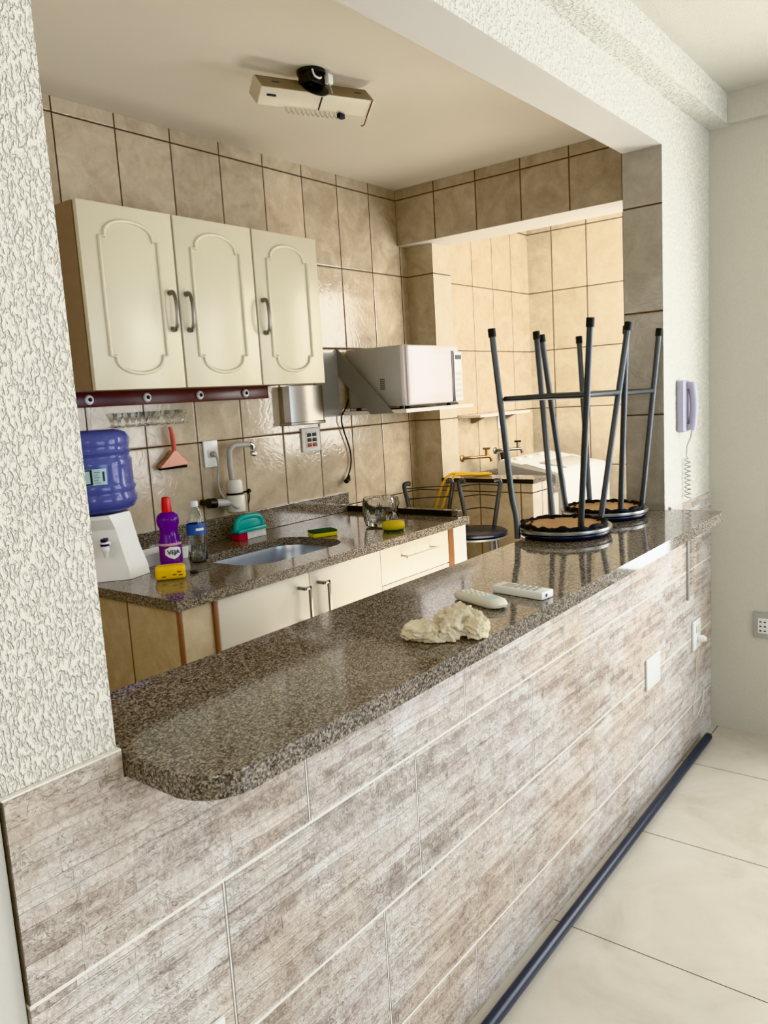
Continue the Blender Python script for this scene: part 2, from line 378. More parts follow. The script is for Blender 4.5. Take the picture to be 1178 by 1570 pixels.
# right wall with a balcony door opening
DY0, DY1, DZ, SILL = -2.3, -.524, 2.12, .60
sbox('wall_right', (LW, DY1, 0), (LW+.14, T, ZL), 'wall')
sbox('wall_right_over_door', (LW, DY0, DZ), (LW+.14, DY1, ZL), 'wall')
sbox('wall_right_under_window', (LW, DY0, 0), (LW+.14, DY1, SILL), 'wall')
sbox('wall_right_rear', (LW, -3.8, 0), (LW+.14, DY0, ZL), 'wall')
sbox('wall_front', (-3.2, -3.92, 0), (LW, -3.8, ZL), 'wall')
sbox('wall_living_left', (-3.32, -3.8, 0), (-3.2, T, ZL), 'wall')
fr = MB()
for a, b in (((LW+.06, DY0, SILL), (LW+.11, DY0+.05, DZ)), ((LW+.06, DY1-.05, SILL), (LW+.11, DY1, DZ)), ((LW+.06, DY0, DZ-.05), (LW+.11, DY1, DZ)), ((LW+.06, DY0, SILL), (LW+.11, DY1, SILL+.05)), ((LW+.06, (DY0+DY1)/2-.03, SILL), (LW+.11, (DY0+DY1)/2+.03, DZ-.05))): fr.box(a, b)
struct(fr.build('window_2', 'white', smooth=False))
# kitchen end: tiled header over the laundry opening, column, laundry walls
hd = MB().box((2.733, T, 2.2431), (2.955, YB-.001, ZC-.001)).build('trim_5', ['white_smooth', 'tile_hdr'], smooth=False)
for f in hd.data.polygons:
    if abs(f.normal.x) > .5: f.material_index = 1
struct(hd)
cl = MB().box((2.805, 1.322, FK), (2.966, YB-.001, 2.2425)).build('wall_column', ['tile_x', 'tile_col'], smooth=False)
for f in cl.data.polygons:
    if abs(f.normal.x) > .5: f.material_index = 1
cl.data.materials[0] = M['tile_end']
struct(cl)
sbox('wall_laundry_end', (4.125, T, FK), (4.25, YB, ZC), 'tile_end')
WX0, WX1, WZ0, WZ1 = 3.02, 4.06, 1.12, 2.30
sbox('wall_laundry_below', (LW+.14, T-.13, 0), (4.25, T, WZ0), 'tile_x')
sbox('wall_laundry_above', (LW+.14, T-.13, WZ1), (4.25, T, ZC), 'tile_x')
sbox('wall_laundry_near', (LW+.14, T-.13, WZ0), (WX0, T, WZ1), 'tile_x')
sbox('wall_laundry_far', (WX1, T-.13, WZ0), (4.25, T, WZ1), 'tile_x')
fr = MB()
for a, b in (((WX0, .05, WZ0), (WX0+.04, .1, WZ1)), ((WX1-.04, .05, WZ0), (WX1, .1, WZ1)), ((WX0, .05, WZ0), (WX1, .1, WZ0+.04)), ((WX0, .05, WZ1-.04), (WX1, .1, WZ1)), ((3.52, .05, WZ0), (3.56, .1, WZ1))): fr.box(a, b)
struct(fr.build('window_1', 'white', smooth=False))

# ================================================================= BAR COUNTER
poly = arc(.0035+.07, -.186+.07, .07, PI, 1.5*PI, 8)+arc(2.326-.02, -.186+.02, .02, -PI/2, 0, 5)+[(2.326, -.001), (2.286, -.001), (2.286, .2341), (.0035, .2341)]
tag(MB().prism(poly, 'z', BAR-.0348, BAR, .003).build('bar_countertop', 'granite', smooth=False), 'long polished brown-grey granite bar top on the stone-clad half wall', 'countertop')

# ================================================================= KITCHEN COUNTER
t = thing('kitchen_countertop', 'speckled granite kitchen worktop with sink cut-out along the tiled back wall', 'countertop', (.7135, .812, .951))
bm = bmesh.new()
outer = [(.7135, .812), (2.2294, .812), (2.2294, 1.4795), (.7135, 1.4795)]
inner = rrect(1.115, .930, 1.605, 1.265, .11, 8)
def loop(pts, z):
    v = [bm.verts.new((x, y, z)) for x, y in pts]; return v, [bm.edges.new((v[i], v[(i+1) % len(v)])) for i in range(len(v))]
for z in (.951, KT):
    vo, eo = loop(outer, z); vi, ei = loop(inner, z)
    bmesh.ops.triangle_fill(bm, edges=eo+ei, use_beauty=True)
    if z < .97: lo = (vo, vi)
for A, B in ((lo[0], vo), (lo[1], vi)):
    for i in range(len(A)): bm.faces.new((A[i], A[(i+1) % len(A)], B[(i+1) % len(A)], B[i]))
w = MB(); w.bm.free(); w.bm = bm
def local(o, par):
    o.data.transform(Matrix.Translation(-par.location)); o.parent = par; return o
local(w.build('slab', 'granite_k', smooth=False), t)
local(MB().box((.7135, 1.4605, KT+.0005), (2.2126, 1.4795, 1.0699), .0015).build('backsplash', 'granite_k', smooth=False), t)
local(MB().box((2.199, .85, KT+.0005), (2.2294, 1.46, KT+.026), .002).build('end_lip', 'granite_k', smooth=False), t)
tag(local(MB().box((2.1955, .88, KT+.0003), (2.1985, 1.46, KT+.0245)).build('shadow_strip', 'black', smooth=False), t), 'black strip standing in for shade against the raised end lip')  # shade on the lip's inner face, built as a black strip
# sink basin
t = thing('sink_basin', 'stainless steel sink bowl sunk in the kitchen worktop', 'sink', (1.36, 1.0975, .80))
def ring(sc, z, r=.10): return [((x-1.36)*sc+1.36, (y-1.0975)*sc+1.0975, z) for x, y in inner]
w = MB(); R = [[w.bm.verts.new(p) for p in ring(s, z)] for s, z in ((1.04, .9505), (1.0, .9505), (.985, .93), (.96, .83), (.90, .805), (.3, .80))]
for A, B in zip(R, R[1:]):
    for i in range(len(A)): w.bm.faces.new((A[i], A[(i+1) % len(A)], B[(i+1) % len(A)], B[i]))
w.bm.faces.new(R[-1])
local(w.build('bowl', 'basin'), t)
local(MB().lathe([(.028, 0), (.03, .003), (.02, .004), (.012, .002)], (1.36, 1.0975, .8005), 24).build('drain', 'chrome'), t)
# tiled end support
t = thing('counter_support', 'beige tiled end support with brown corner strips under the worktop', 'counter support', (.74, .85, FK))
local(MB().box((.733, .842, FK), (.742, 1.4795, .9505)).build('end_panel', 'tile_base', smooth=False), t)
local(MB().box((.742, .836, FK), (.850, .846, .9505)).build('front_panel', 'tile_basefront', smooth=False), t)
local(MB().box((.728, .830, FK), (.7415, .8415, .9505), .002).build('corner_strip', 'brownwood'), t)
local(MB().box((.8505, .828, FK), (.8665, .86, .9505), .002).build('corner_strip', 'brownwood'), t)
# base cabinet with two doors
def bar_handle_v(x, y, z0, z1, par):
    h = MB().box((x-.005, y-.034, z0), (x+.005, y-.026, z1), .0015).box((x-.03, y-.034, z1-.010), (x+.005, y-.026, z1), .0015).box((x-.03, y-.032, z1-.010), (x-.02, y-.0005, z1)).box((x-.005, y-.032, z0), (x+.005, y-.0005, z0+.01))
    return local(h.build('handle', 'darksteel'), par)
def door_part(name, x0, x1, z0, z1, par, y=.83, mat='cab2'):
    return local(MB().box((x0, y, z0), (x1, y+.018, z1), .002).build(name, mat), par)
t = thing('base_cabinet', 'white two-door base cabinet under the sink', 'cabinet', (.87, .85, FK))
local(MB().box((.868, .8505, FK+.0005), (1.636, 1.4795, .78)).build('carcass', 'cab', smooth=False), t)
def lp(o, par):   # child of a part: part has identity local transform inside the thing
    o.parent = par; return o
for x0, x1, hx in ((.868, 1.2555, 1.2255), (1.2585, 1.6345, 1.317)):
    d = door_part('door', x0, x1, FK+.08, .9485, t)
    h = MB().box((hx-.005, .796, .78), (hx+.005, .804, .909), .0015).box((hx-.027, .796, .90), (hx+.005, .804, .909), .0015).box((hx-.027, .796, .90), (hx-.018, .8295, .909)).box((hx-.005, .8, .78), (hx+.005, .8295, .789))
    o = h.build('handle', 'darksteel'); o.data.transform(Matrix.Translation(-t.location)); o.parent = d
# drawer unit
t = thing('drawer_cabinet', 'white drawer unit with steel bar pull at the right of the base cabinet', 'cabinet', (1.64, .85, FK))
local(MB().box((1.638, .8505, FK+.0005), (2.226, 1.4795, .948)).build('carcass', 'cab', smooth=False), t)
for i, (z0, z1) in enumerate(((.812, .9485), (.60, .808), (.36, .596))):
    d = door_part('drawer', 1.6385, 2.088, z0, z1, t)
    zz = z1-.048
    h = MB().tube([(1.753, .795, zz), (1.967, .795, zz)], .0055, 10).tube([(1.765, .8295, zz), (1.765, .795, zz)], .005, 8).tube([(1.955, .8295, zz), (1.955, .795, zz)], .005, 8)
    o = h.build('bar_pull', 'steel'); o.data.transform(Matrix.Translation(-t.location)); o.parent = d
local(MB().box((2.0915, .828, FK), (2.1285, .8495, .9505), .002).build('corner_strip', 'brownwood'), t)
local(MB().box((2.131, .830, FK), (2.2265, .8495, .9505), .002).build('filler_panel', 'white'), t)

# ================================================================= WALL CABINET
Y0 = 1.18
t = thing('wall_cabinet', 'cream three-door wall cabinet with arched raised panels on the tiled wall', 'cabinet', (.773, Y0, 1.571))
local(MB().box((.776, Y0+.0205, 1.575), (1.788, YB-.0015, 2.118)).build('carcass', ['taupe'], smooth=False), t)
tag(local(MB().box((.770, Y0+.02, 1.572), (.7755, YB-.0015, 2.119)).build('side_panel', 'taupe', smooth=False), t), 'brownish side panel')
def mould(x0, x1, z0, z1, y):
    xm = (x0+x1)/2; w = (x1-x0)/2; ins = w*.18; rise = w*.42
    pts = []
    def cap(zb, sgn):
        a = [(x0, zb-sgn*.0), (x0+ins, zb), (x0+ins, zb+sgn*.008)]
        half = [(xm-(w-ins)*math.cos(PI*i/14), zb+sgn*(.008+rise*math.sin(PI*i/14))) for i in range(15)]
        return a[:2]+half+[(x1-ins, zb), (x1, zb)]
    top = cap(z1-rise-.01, 1); bot = cap(z0+rise+.01, -1)
    path = top+bot[::-1]
    return [(x, y, z) for x, z in path]
for x0, x1, hx in ((.773, 1.1055, 1.074), (1.1125, 1.4485, 1.139), (1.4555, 1.790, 1.482)):
    d = door_part('door', x0, x1, 1.571, 2.120, t, Y0, 'cab')
    w = MB().tube(mould(x0+.062, x1-.062, 1.618, 2.078, Y0-.0005), .0062, 10, closed=True)
    o = w.build('moulding', 'cab', angle=60); o.data.transform(Matrix.Translation(-t.location)); o.parent = d
    hp = catmull([(hx, Y0-.001, 1.872), (hx, Y0-.016, 1.873), (hx, Y0-.026, 1.855), (hx, Y0-.030, 1.815), (hx, Y0-.026, 1.775), (hx, Y0-.016, 1.757), (hx, Y0-.001, 1.758)], 4)
    rs = [.009-.003*min(1, min(i, len(hp)-1-i)/6) for i in range(len(hp))]
    o = MB().tube(hp, rs, 10).build('handle', 'darksteel'); o.data.transform(Matrix.Translation(-t.location)); o.parent = d

# peg rail
t = thing('peg_rail', 'dark red-brown wooden rail with four white rosettes under the wall cabinet', 'rail', (.88, YB, 1.55))
local(MB().box((.872, YB-.021, 1.5255), (1.746, YB-.001, 1.5775), .002).build('board', 'mahogany'), t)
for x in (.9185, 1.1477, 1.3848, 1.6163):
    k = local(MB().lathe([(.0165, 0), (.0165, -.004), (.013, -.008), (.008, -.0085)], (x, YB-.0215, 1.55), 24, 'y').build('rosette', 'white'), t)
    o = MB().lathe([(.0065, 0), (.0065, -.003), (.003, -.006)], (x, YB-.0298, 1.55), 16, 'y').build('screw_head', 'black'); o.data.transform(Matrix.Translation(-t.location)); o.parent = k

# clear hooks and squeegee
names = ['first clear plastic wall hook from the pier, in the row under the rail', 'second clear plastic wall hook from the pier, in the row under the rail', 'third clear plastic wall hook from the pier, over a tile joint', 'fourth clear plastic wall hook from the pier, left of the one with the squeegee', 'clear plastic wall hook that the pink squeegee hangs from', 'clear plastic wall hook at the right end of the row under the rail']
proto = None
for i, (px, x) in enumerate(zip(range(6), (1.024, 1.083, 1.134, 1.184, 1.246, 1.298))):
    if proto is None:
        proto = MB().lathe([(.0, -.026), (.016, -.024), (.017, -.021), (.006, -.016), (.005, -.008), (.008, 0), (.015, .012), (.018, .024), (.017, .026), (.014, .014), (.004, .004)], (0, 0, 0), 20).build('wall_hook', 'clear'); o = proto
    else: o = proto.copy(); COL.objects.link(o)
    o.location = (x, YB-.0195, 1.474); tag(o, names[i], 'hook', 'clear hooks on the tiled wall')
t = thing('hanging_squeegee', 'pink squeegee with coral handle hanging on the tiled wall', 'squeegee', (1.236, YB-.018, 1.292))
tag(MB().tube(catmull([(-.003, -.006, .148), (.0, -.01, .12), (.004, -.008, .08), (.006, -.004, .045)]), [.007]*4+[.009]*4+[.0085]*5, 12).build('handle', 'coral', t), 'coral handle')
w = MB().prism([(-.063, .0), (.061, .004), (.062, .014), (.030, .032), (.014, .062), (-.004, .062), (-.024, .032), (-.062, .012)], 'y', -.014, .012, .004)
w.build('head', 'salmon', t)
MB().box((-.064, -.004, -.007), (.060, .004, .002), .001).build('blade', 'blackcloth', t)

# ================================================================= OUTLETS
def plate_xz(name, label, x0, x1, z0, z1, y, cat='outlet'):
    t = thing(name, label, cat, ((x0+x1)/2, y, (z0+z1)/2)); w, h = (x1-x0)/2, (z1-z0)/2
    MB().box((-w, -.009, -h), (w, -.0005, h), .003).build('plate', 'white', t); return t, w, h
t, w, h = plate_xz('wall_socket', 'white wall socket with a plug in it beside the electric tap', 1.391, 1.462, 1.271, 1.374, YB)
MB().box((-.018, -.012, -.014), (.02, -.0092, .016), .002).build('socket_insert', 'ivory', t)
t, w, h = plate_xz('switch_socket_panel', 'ivory wall plate of dark and red modules between worktop and steel box', 1.940, 2.056, 1.282, 1.386, YB)
MB().box((-.038, -.0115, -.036), (.038, -.0092, .036), .002).build('insert', 'ivory', t)
for i in range(3):
    for j in range(2): MB().box((-.030+.033*j, -.0135, -.031+.022*i), (-.030+.033*j+.026, -.0117, -.031+.022*i+.016), .001).build('module', 'redbtn' if i == 0 else 'ink', t)
t, w, h = plate_xz('blank_switch_plate', 'square white blank plate on the stone-clad wall under the bar', 2.041, 2.176, .424, .537, 0, 'wall plate')
t, w, h = plate_xz('stone_wall_socket', 'white socket with a plug at the far end of the stone-clad wall', 2.566, 2.662, .413, .534, 0)
MB().box((-.014, -.012, .008), (.02, -.0092, .038), .002).build('socket_insert', 'ivory', t)
MB().lathe([(.014, 0), (.015, -.02), (.009, -.032)], (.008, -.0095, -.018), 16, 'y').build('plug', 'white', t)
t, w, h = plate_xz('low_socket_plate', 'white socket plate low on the stone wall at the bottom edge', .055, .126, .43, .536, 0)
t = thing('right_wall_socket', 'grey-white double socket on the bare white right wall', 'outlet', (LW, -.215, .477))
MB().box((-.009, -.045, -.054), (-.0005, .045, .054), .003).build('plate', 'greyp', t)
MB().box((-.0115, -.028, -.032), (-.0092, .028, .032), .002).build('socket_insert', 'white', t)
for i in range(3):
    for j in range(3): MB().box((-.0126, -.021+.017*j, -.024+.019*i), (-.0117, -.013+.017*j, -.019+.019*i)).build('socket_hole', 'ink', t)

# cable + telephone cord under the counter
t = thing('door_phone', 'lilac-grey wall intercom handset on the white pillar', 'intercom', (2.47, .009, 1.40))
MB().prism(rrect(-.048, -.096, .03, .096, .012, 4), 'y', -.028, -.0005, .006).build('cradle', 'lilacp', t)
hp = catmull([(.0, -.040, .086), (.0, -.045, .06), (.0, -.049, .02), (.0, -.049, -.02), (.0, -.045, -.06), (.0, -.040, -.088)], 5)
w = MB().tube(hp, [.017]*4+[.0150]*18+[.016]*4, 14); w.xf(Matrix.Translation((.004, 0, 0)))
w.box((-.012, -.040, .062), (.02, -.027, .09), .004).box((-.012, -.040, -.09), (.02, -.027, -.066), .004)
w.build('handset', 'lilacp', t)
pts = [(.004, -.042, -.088), (.012, -.035, -.115), (.014, -.02, -.15), (.016, -.016, -.19)]
n = 120
for i in range(n):
    a = i/n*2*PI*9; zz = -.20-(.155)*i/n
    pts.append((.028+.011*math.cos(a), -.018+.011*math.sin(a), zz))
MB().tube(pts, .0022, 6).build('coiled_cord', 'greyp', t)
t = thing('cord_cover', 'narrow pale cable strip with a coiled lead running down the stone wall', 'cable', (2.54, 0, .60))
MB().box((-.035, -.008, .04), (-.02, -.0005, .39), .001).build('cover_strip', 'greyp', t)
pts = [(.02+.006*math.cos(i*.9), -.012+.006*math.sin(i*.9), .39-.30*i/160) for i in range(161)]
MB().tube(pts, .0018, 6).build('coiled_lead', 'ivory', t)
tag(MB().tube(catmull([(2.62, -.012, .41), (2.61, -.006, .35), (2.615, -.005, .25), (2.57, -.006, .17), (2.60, -.006, .12), (2.67, -.008, .15), (2.71, -.008, .21), (2.69, -.008, .13), (2.65, -.008, .11)], 6), .0018, 6).build('loose_cord', 'ivory'), 'thin loose wire dangling below the socket at the far end of the stone wall', 'wire')

# floor pipe
tag(MB().tube([(.2, -.058, .0168), (2.675, -.034, .0168)], .0162, 20).build('floor_pipe', 'pipe'), 'long dark navy pipe lying on the floor along the stone wall', 'pipe')

# ================================================================= CEILING LAMP (hanging askew)
Bp = Vector((1.1973, .8178, 2.4299)); L = Vector((.3932, -.1182, .0216)); Wv = Vector((-.0101, -.0417, -.0469)); Nv = Vector((.0138, .0387, -.0375))
t = thing('ceiling_lamp', 'old cream box-shaped lamp fitting hanging askew from the kitchen ceiling', 'lamp', (1.385, .785, ZC))
A = Bp-Wv; c8 = [A, A+L, Bp+L, Bp]; lo8 = [p+Nv for p in c8]
def lhex(pts, name, mat, bev=0, par=t):
    o = MB().hexa([p-Vector(t.location) for p in pts], bev).build(name, mat, par); return o
h = lhex(lo8+c8, 'housing', 'aged', .002)
up = -Nv.normalized()
def slab(u0, u1, v0, v1, h0, h1, name, mat, par=t):
    P = lambda u, v, hh: A+L*u+Wv*v+up*hh
    return lhex([P(u0, v0, h0), P(u1, v0, h0), P(u1, v1, h0), P(u0, v1, h0), P(u0, v0, h1), P(u1, v0, h1), P(u1, v1, h1), P(u0, v1, h1)], name, mat, 0, par)
tag(slab(.012, .988, .03, .97, .0005, .0015, 'back_plate', 'agedtop'), 'dull beige back plate')
for u in (.12, .85): slab(u, u+.06, .42, .5, .0016, .0022, 'slot', 'ink')
# black mount
mt = Vector((1.385, .785, ZC)); bc = A+L*.48+Wv*.55
MB().lathe([(.045, -.0005), (.045, -.010), (.038, -.014)], mt-t.location, 24).build('ceiling_rose', 'black', t)
MB().box((-.04, -.032, -.045), (.03, .02, -.012), .004).tube([mt-t.location+Vector((0, 0, -.016)), bc+up*.004-t.location], [.030, .026], 16).build('bracket', 'black', t)
w = MB(); w.lathe([(.045, .0016), (.045, .005), (.035, .007)], (0, 0, 0), 28); w.xf(Matrix.Translation(bc-t.location) @ up.to_track_quat('Z', 'Y').to_matrix().to_4x4())
w.build('base_disc', 'black', t)
MB().box((.022, -.050, -.040), (.045, -.033, -.012), .002).build('wire_connector', 'white', t)
MB().tube(catmull([(-.035, -.036, -.012), (-.03, -.040, -.03), (-.012, -.042, -.034), (.0, -.040, -.028)]), .0028, 8).build('wire', 'white', t)
MB().tube(catmull([(.03, -.042, -.038), (.033, -.048, -.055), (.037, -.05, -.068)]), .0024, 8).build('wire', 'greyp', t)
# coil spring below the front edge, dangling chain at its end
fb = Bp+Nv
pts = []
for i in range(150):
    a = i/150*2*PI*11; c = fb+L*(.23+.47*i/150)+Vector((0, 0, -.006))
    pts.append(c+Wv.normalized()*.007*math.cos(a)+Vector((0, 0, .009*math.sin(a)))-t.location)
MB().tube(pts, .0019, 6).build('coil', 'aged', t)
e = fb+L*.73-t.location; MB().box((e.x-.012, e.y-.008, e.z-.014), (e.x+.012, e.y+.008, e.z+.002), .002).build('coil_end', 'ink', t)
e = Bp+L*.975+Wv*.02-t.location; MB().tube(catmull([e, e+Nv*1.0, e+Nv*1.45, e+Nv*1.5+Wv*.06-L*.03]), .0022, 6).build('pull_cord', 'brownwood', t)
s = Bp+L*.06+Nv*.4+Wv*.012-t.location; MB().tube([s, s+L*.07], .0035, 6).build('slot', 'ink', t)
s = Bp+L*.52+Nv*.15+Wv*.012-t.location; MB().tube([s, s+Nv*.75], .0022, 6).build('seam', 'ink', t)

# ================================================================= MICROWAVE + SHELF + STEEL BOX
t = thing('microwave_shelf', 'white wall shelf with wide grey side brackets carrying the microwave', 'shelf', (2.215, YB, 1.43))
def L2(o, par=None): o.data.transform(Matrix.Translation(-t.location)); o.parent = par or t; return o
L2(MB().box((2.214, 1.098, 1.428), (2.772, 1.459, 1.444), .001).build('board', 'shelf', smooth=False))
for x in (2.2125, 2.7735):
    w = MB().prism([(1.4795, 1.739), (1.4795, 1.6115), (1.2974, 1.428), (1.1655, 1.428)], 'x', x-.0015, x+.0015)
    tag(L2(w.build('bracket', 'greymetal', smooth=False)), 'grey slanted bracket')
tag(L2(MB().box((2.046, YB-.006, 1.4265), (2.21, YB-.001, 1.715)).build('backing_plate', 'greymetal', smooth=False)), 'flat grey backing plate')
t = thing('microwave_oven', 'white microwave oven with grey side standing on the wall shelf', 'microwave', (2.47, 1.28, 1.445))
X0, X1, F, Z0, Z1 = 2.248, 2.690, 1.108, 1.457, 1.723
L2(MB().box((X0, F+.03, Z0), (X1, 1.452, Z1), .006).build('case', 'greyp'))
L2(MB().box((X0, F+.012, Z0), (X1, F+.045, Z1), .010, 3).build('front_frame', 'mwwhite'))
d = L2(MB().box((X0+.002, F-.006, Z0+.003), (X0+.352, F+.0115, Z1-.002), .009, 3).build('door', 'mwwhite'))
L2(MB().box((X0+.03, F-.0072, Z0+.045), (X0+.31, F-.0062, Z1-.045)).build('window', 'mwwhite'), d)
L2(MB().box((X0+.353, F-.004, Z0+.004), (X0+.372, F+.0118, Z1-.025), .001).build('door_gap', 'black'))
cp = L2(MB().box((X0+.373, F-.006, Z0+.006), (X1-.002, F+.0117, Z1-.03), .004).build('control_panel', 'white'))
L2(MB().box((X0+.380, F-.0072, Z1-.066), (X1-.010, F-.0062, Z1-.045)).build('display', 'ink'), cp)
for i in range(5):
    for j in range(3): L2(MB().box((X0+.380+.018*j, F-.0072, Z0+.022+.026*i), (X0+.393+.018*j, F-.0062, Z0+.038+.026*i)).build('button', 'greyp'), cp)
for x in (X0+.03, X1-.03):
    for y in (F+.06, 1.42): L2(MB().lathe([(.012, 1.4445), (.012, 1.458)], (x, y, 0), 12).build('foot', 'black'))
for i in range(6): L2(MB().box((X0-.0006, 1.235, 1.535+.0085*i), (X0+.0005, 1.262, 1.539+.0085*i)).build('vent_slot', 'grille'))
for i in range(3): L2(MB().box((X0-.0006, 1.375, 1.495+.0085*i), (X0+.0005, 1.39, 1.499+.0085*i)).build('vent_slot', 'grille'))
L2(MB().tube(catmull([(2.262, 1.4685, 1.50), (2.245, 1.472, 1.46), (2.203, 1.466, 1.42), (2.215, 1.468, 1.36), (2.252, 1.470, 1.27), (2.256, 1.470, 1.21), (2.238, 1.468, 1.165), (2.215, 1.462, 1.14)], 6), .0035, 8).build('power_cord', 'black'))
L2(MB().tube([(2.226, 1.463, 1.148), (2.212, 1.458, 1.13), (2.190, 1.452, 1.123)], [.005, .012, .011], 12).build('plug', 'black'))
t = thing('steel_box', 'brushed stainless steel box with rounded front under the wall cabinet end', 'steel box', (1.88, YB, 1.41))
w = MB().prism([(1.822, YB-.001), (2.04, YB-.001), (2.04, 1.425), (2.02, 1.412), (1.94, 1.405), (1.87, 1.412), (1.835, 1.428), (1.822, 1.455)], 'z', 1.418, 1.5695, 0)
L2(w.build('body', 'steel', angle=25))
w = MB().prism([(1.818, YB-.001), (2.044, YB-.001), (2.044, 1.421), (2.02, 1.407), (1.94, 1.400), (1.87, 1.407), (1.831, 1.424), (1.818, 1.452)], 'z', 1.404, 1.4178, .003)
L2(w.build('bottom_rim', 'steel', angle=25))

# ================================================================= WORKTOP OBJECTS
t = thing('water_dispenser', 'white countertop water dispenser base under the blue jug', 'water dispenser', (.815, 1.325, KT), math.atan2(-.79, .61))
# local: +x = right along the front, -y = front
w = MB()
R = []
for z, hw, f, bk in ((.001, .150, .088, .115), (.03, .147, .084, .115), (.10, .126, .070, .11), (.16, .114, .072, .11), (.195, .108, .09, .11), (.207, .104, .09, .105)):
    R.append([w.bm.verts.new((x, y, z)) for x, y in [(-hw*.5, bk*.62), (-hw, bk*.1), (-hw+.035, -f+.012), (-.03, -f-.004), (.03, -f-.004), (hw-.035, -f+.012), (hw, bk*.1), (hw*.75, bk*.62)]])
for A_, B_ in zip(R, R[1:]):
    for i in range(8): w.bm.faces.new((A_[i], A_[(i+1) % 8], B_[(i+1) % 8], B_[i]))
w.bm.faces.new(R[0]); w.bm.faces.new(R[-1])
w.build('body', 'white', t, angle=22)
tp = MB().tube([(.055, -.068, .118), (.055, -.096, .118)], .009, 14).lathe([(.012, .10), (.013, .125), (.011, .128)], (.055, -.1, 0), 16).lathe([(.006, .08), (.010, .0995)], (.055, -.1, 0), 14).build('tap', 'white', t)
MB().lathe([(.0135, .1155), (.0135, .1225)], (.055, -.1, 0), 16).box((.047, -.115, .129), (.063, -.085, .139), .002).build('lever', 'navyink', tp)
t = thing('water_jug', 'blue ribbed water jug upside down on the white dispenser', 'water jug', (.815, 1.335, KT+.2075))
r = .137
prof = [(.045, .0), (.10, .004), (.128, .016), (r, .034), (r+.002, .05), (r-.004, .062), (r-.004, .070), (r+.001, .080), (r-.005, .092), (r-.006, .15), (r-.004, .166), (r-.011, .175), (r-.011, .183), (r-.004, .192), (r-.011, .204), (r-.008, .214), (r-.006, .234), (r-.016, .252), (r-.04, .262), (.05, .264)]
MB().lathe(prof, (0, 0, 0), 48).build('bottle', 'jug', t, angle=60)
# label faces the camera, towards (-.55,-.84)
a0 = math.atan2(-.86, -.52)
a0 = -2.118
lab = MB().cyl_patch((0, 0, 0), r-.0045, a0-.55, a0+.37, .098, .147, 18).build('label', 'labelp', t)
MB().cyl_patch((0, 0, 0), r-.0035, a0-.38, a0+.05, .099, .146, 10).build('emblem', 'ink', lab)
MB().cyl_patch((0, 0, 0), r-.0025, a0-.42, a0+.0, .104, .142, 10).build('emblem_centre', 'labelp', lab)
for i in range(5): MB().cyl_patch((0, 0, 0), r-.0030, a0+.09, a0+.22-.04*(i % 2), .104+.008*i, .1065+.008*i, 6).build('text_line', 'greyink', lab)
MB().cyl_patch((0, 0, 0), r-.0030, a0+.28, a0+.32, .108, .138, 4).build('text_line', 'ink', lab)

# purple cleaner bottle
t = thing('cleaner_bottle', 'purple cleaning-liquid bottle with red cap beside the water dispenser', 'bottle', (1.0174, 1.232, KT+.0005))
MB().lathe([(.030, 0), (.036, .004), (.037, .02), (.037, .082), (.034, .09), (.031, .104), (.028, .118), (.029, .128), (.036, .145), (.0375, .158), (.034, .172), (.024, .181), (.014, .185), (.013, .192)], (0, 0, 0), 36).build('body', 'purple', t, angle=60)
MB().lathe([(.0165, .184), (.0165, .192), (.0150, .215), (.0125, .232), (.009, .234)], (0, 0, 0), 28).build('cap', 'red', t)
lab = MB().cyl_patch((0, 0, 0), .0372, a0-1.4, a0+1.4, .022, .074, 30).build('label', 'purpled', t)
MB().cyl_patch((0, 0, 0), .0372, a0-1.4, a0+1.4, .0742, .082, 30).build('label_band', 'lilac', t)
def wrap(me_or_bm, r, ac, zc, th0):
    def f(v): a = ac+v.x/r; rr = r+th0+v.z; return Vector((rr*math.cos(a), rr*math.sin(a), zc+v.y))
    return f
AL = math.atan2(-.80, -.60)+.26
def shield(pts, th0, name, mat, par):
    bm_ = bmesh.new(); v = [bm_.verts.new((x, y, 0)) for x, y in pts]; bm_.faces.new(v)
    bmesh.ops.triangulate(bm_, faces=bm_.faces)
    bmesh.ops.subdivide_edges(bm_, edges=bm_.edges, cuts=3, use_grid_fill=True)
    f = wrap(None, .0372, AL, .052, th0)
    for q in bm_.verts: q.co = f(q.co)
    w_ = MB(); w_.bm.free(); w_.bm = bm_; return w_.build(name, mat, par)
hexp = [(x*1.22, y*1.22) for x, y in [(-.022, .009), (-.008, .016), (.010, .014), (.022, .010), (.022, -.006), (.012, -.014), (0, -.019), (-.014, -.013), (-.023, -.005)]]
shield(hexp, .0016, 'logo_shield', 'white', lab)
me = text_mesh('VEJA', .0195); f = wrap(None, .0372, AL, .052, .0030)
for v in me.vertices: v.co = f(v.co)
me.materials.clear(); me.materials.append(M['navyink'])
o = bpy.data.objects.new('logo_text', me); COL.objects.link(o); o.parent = lab
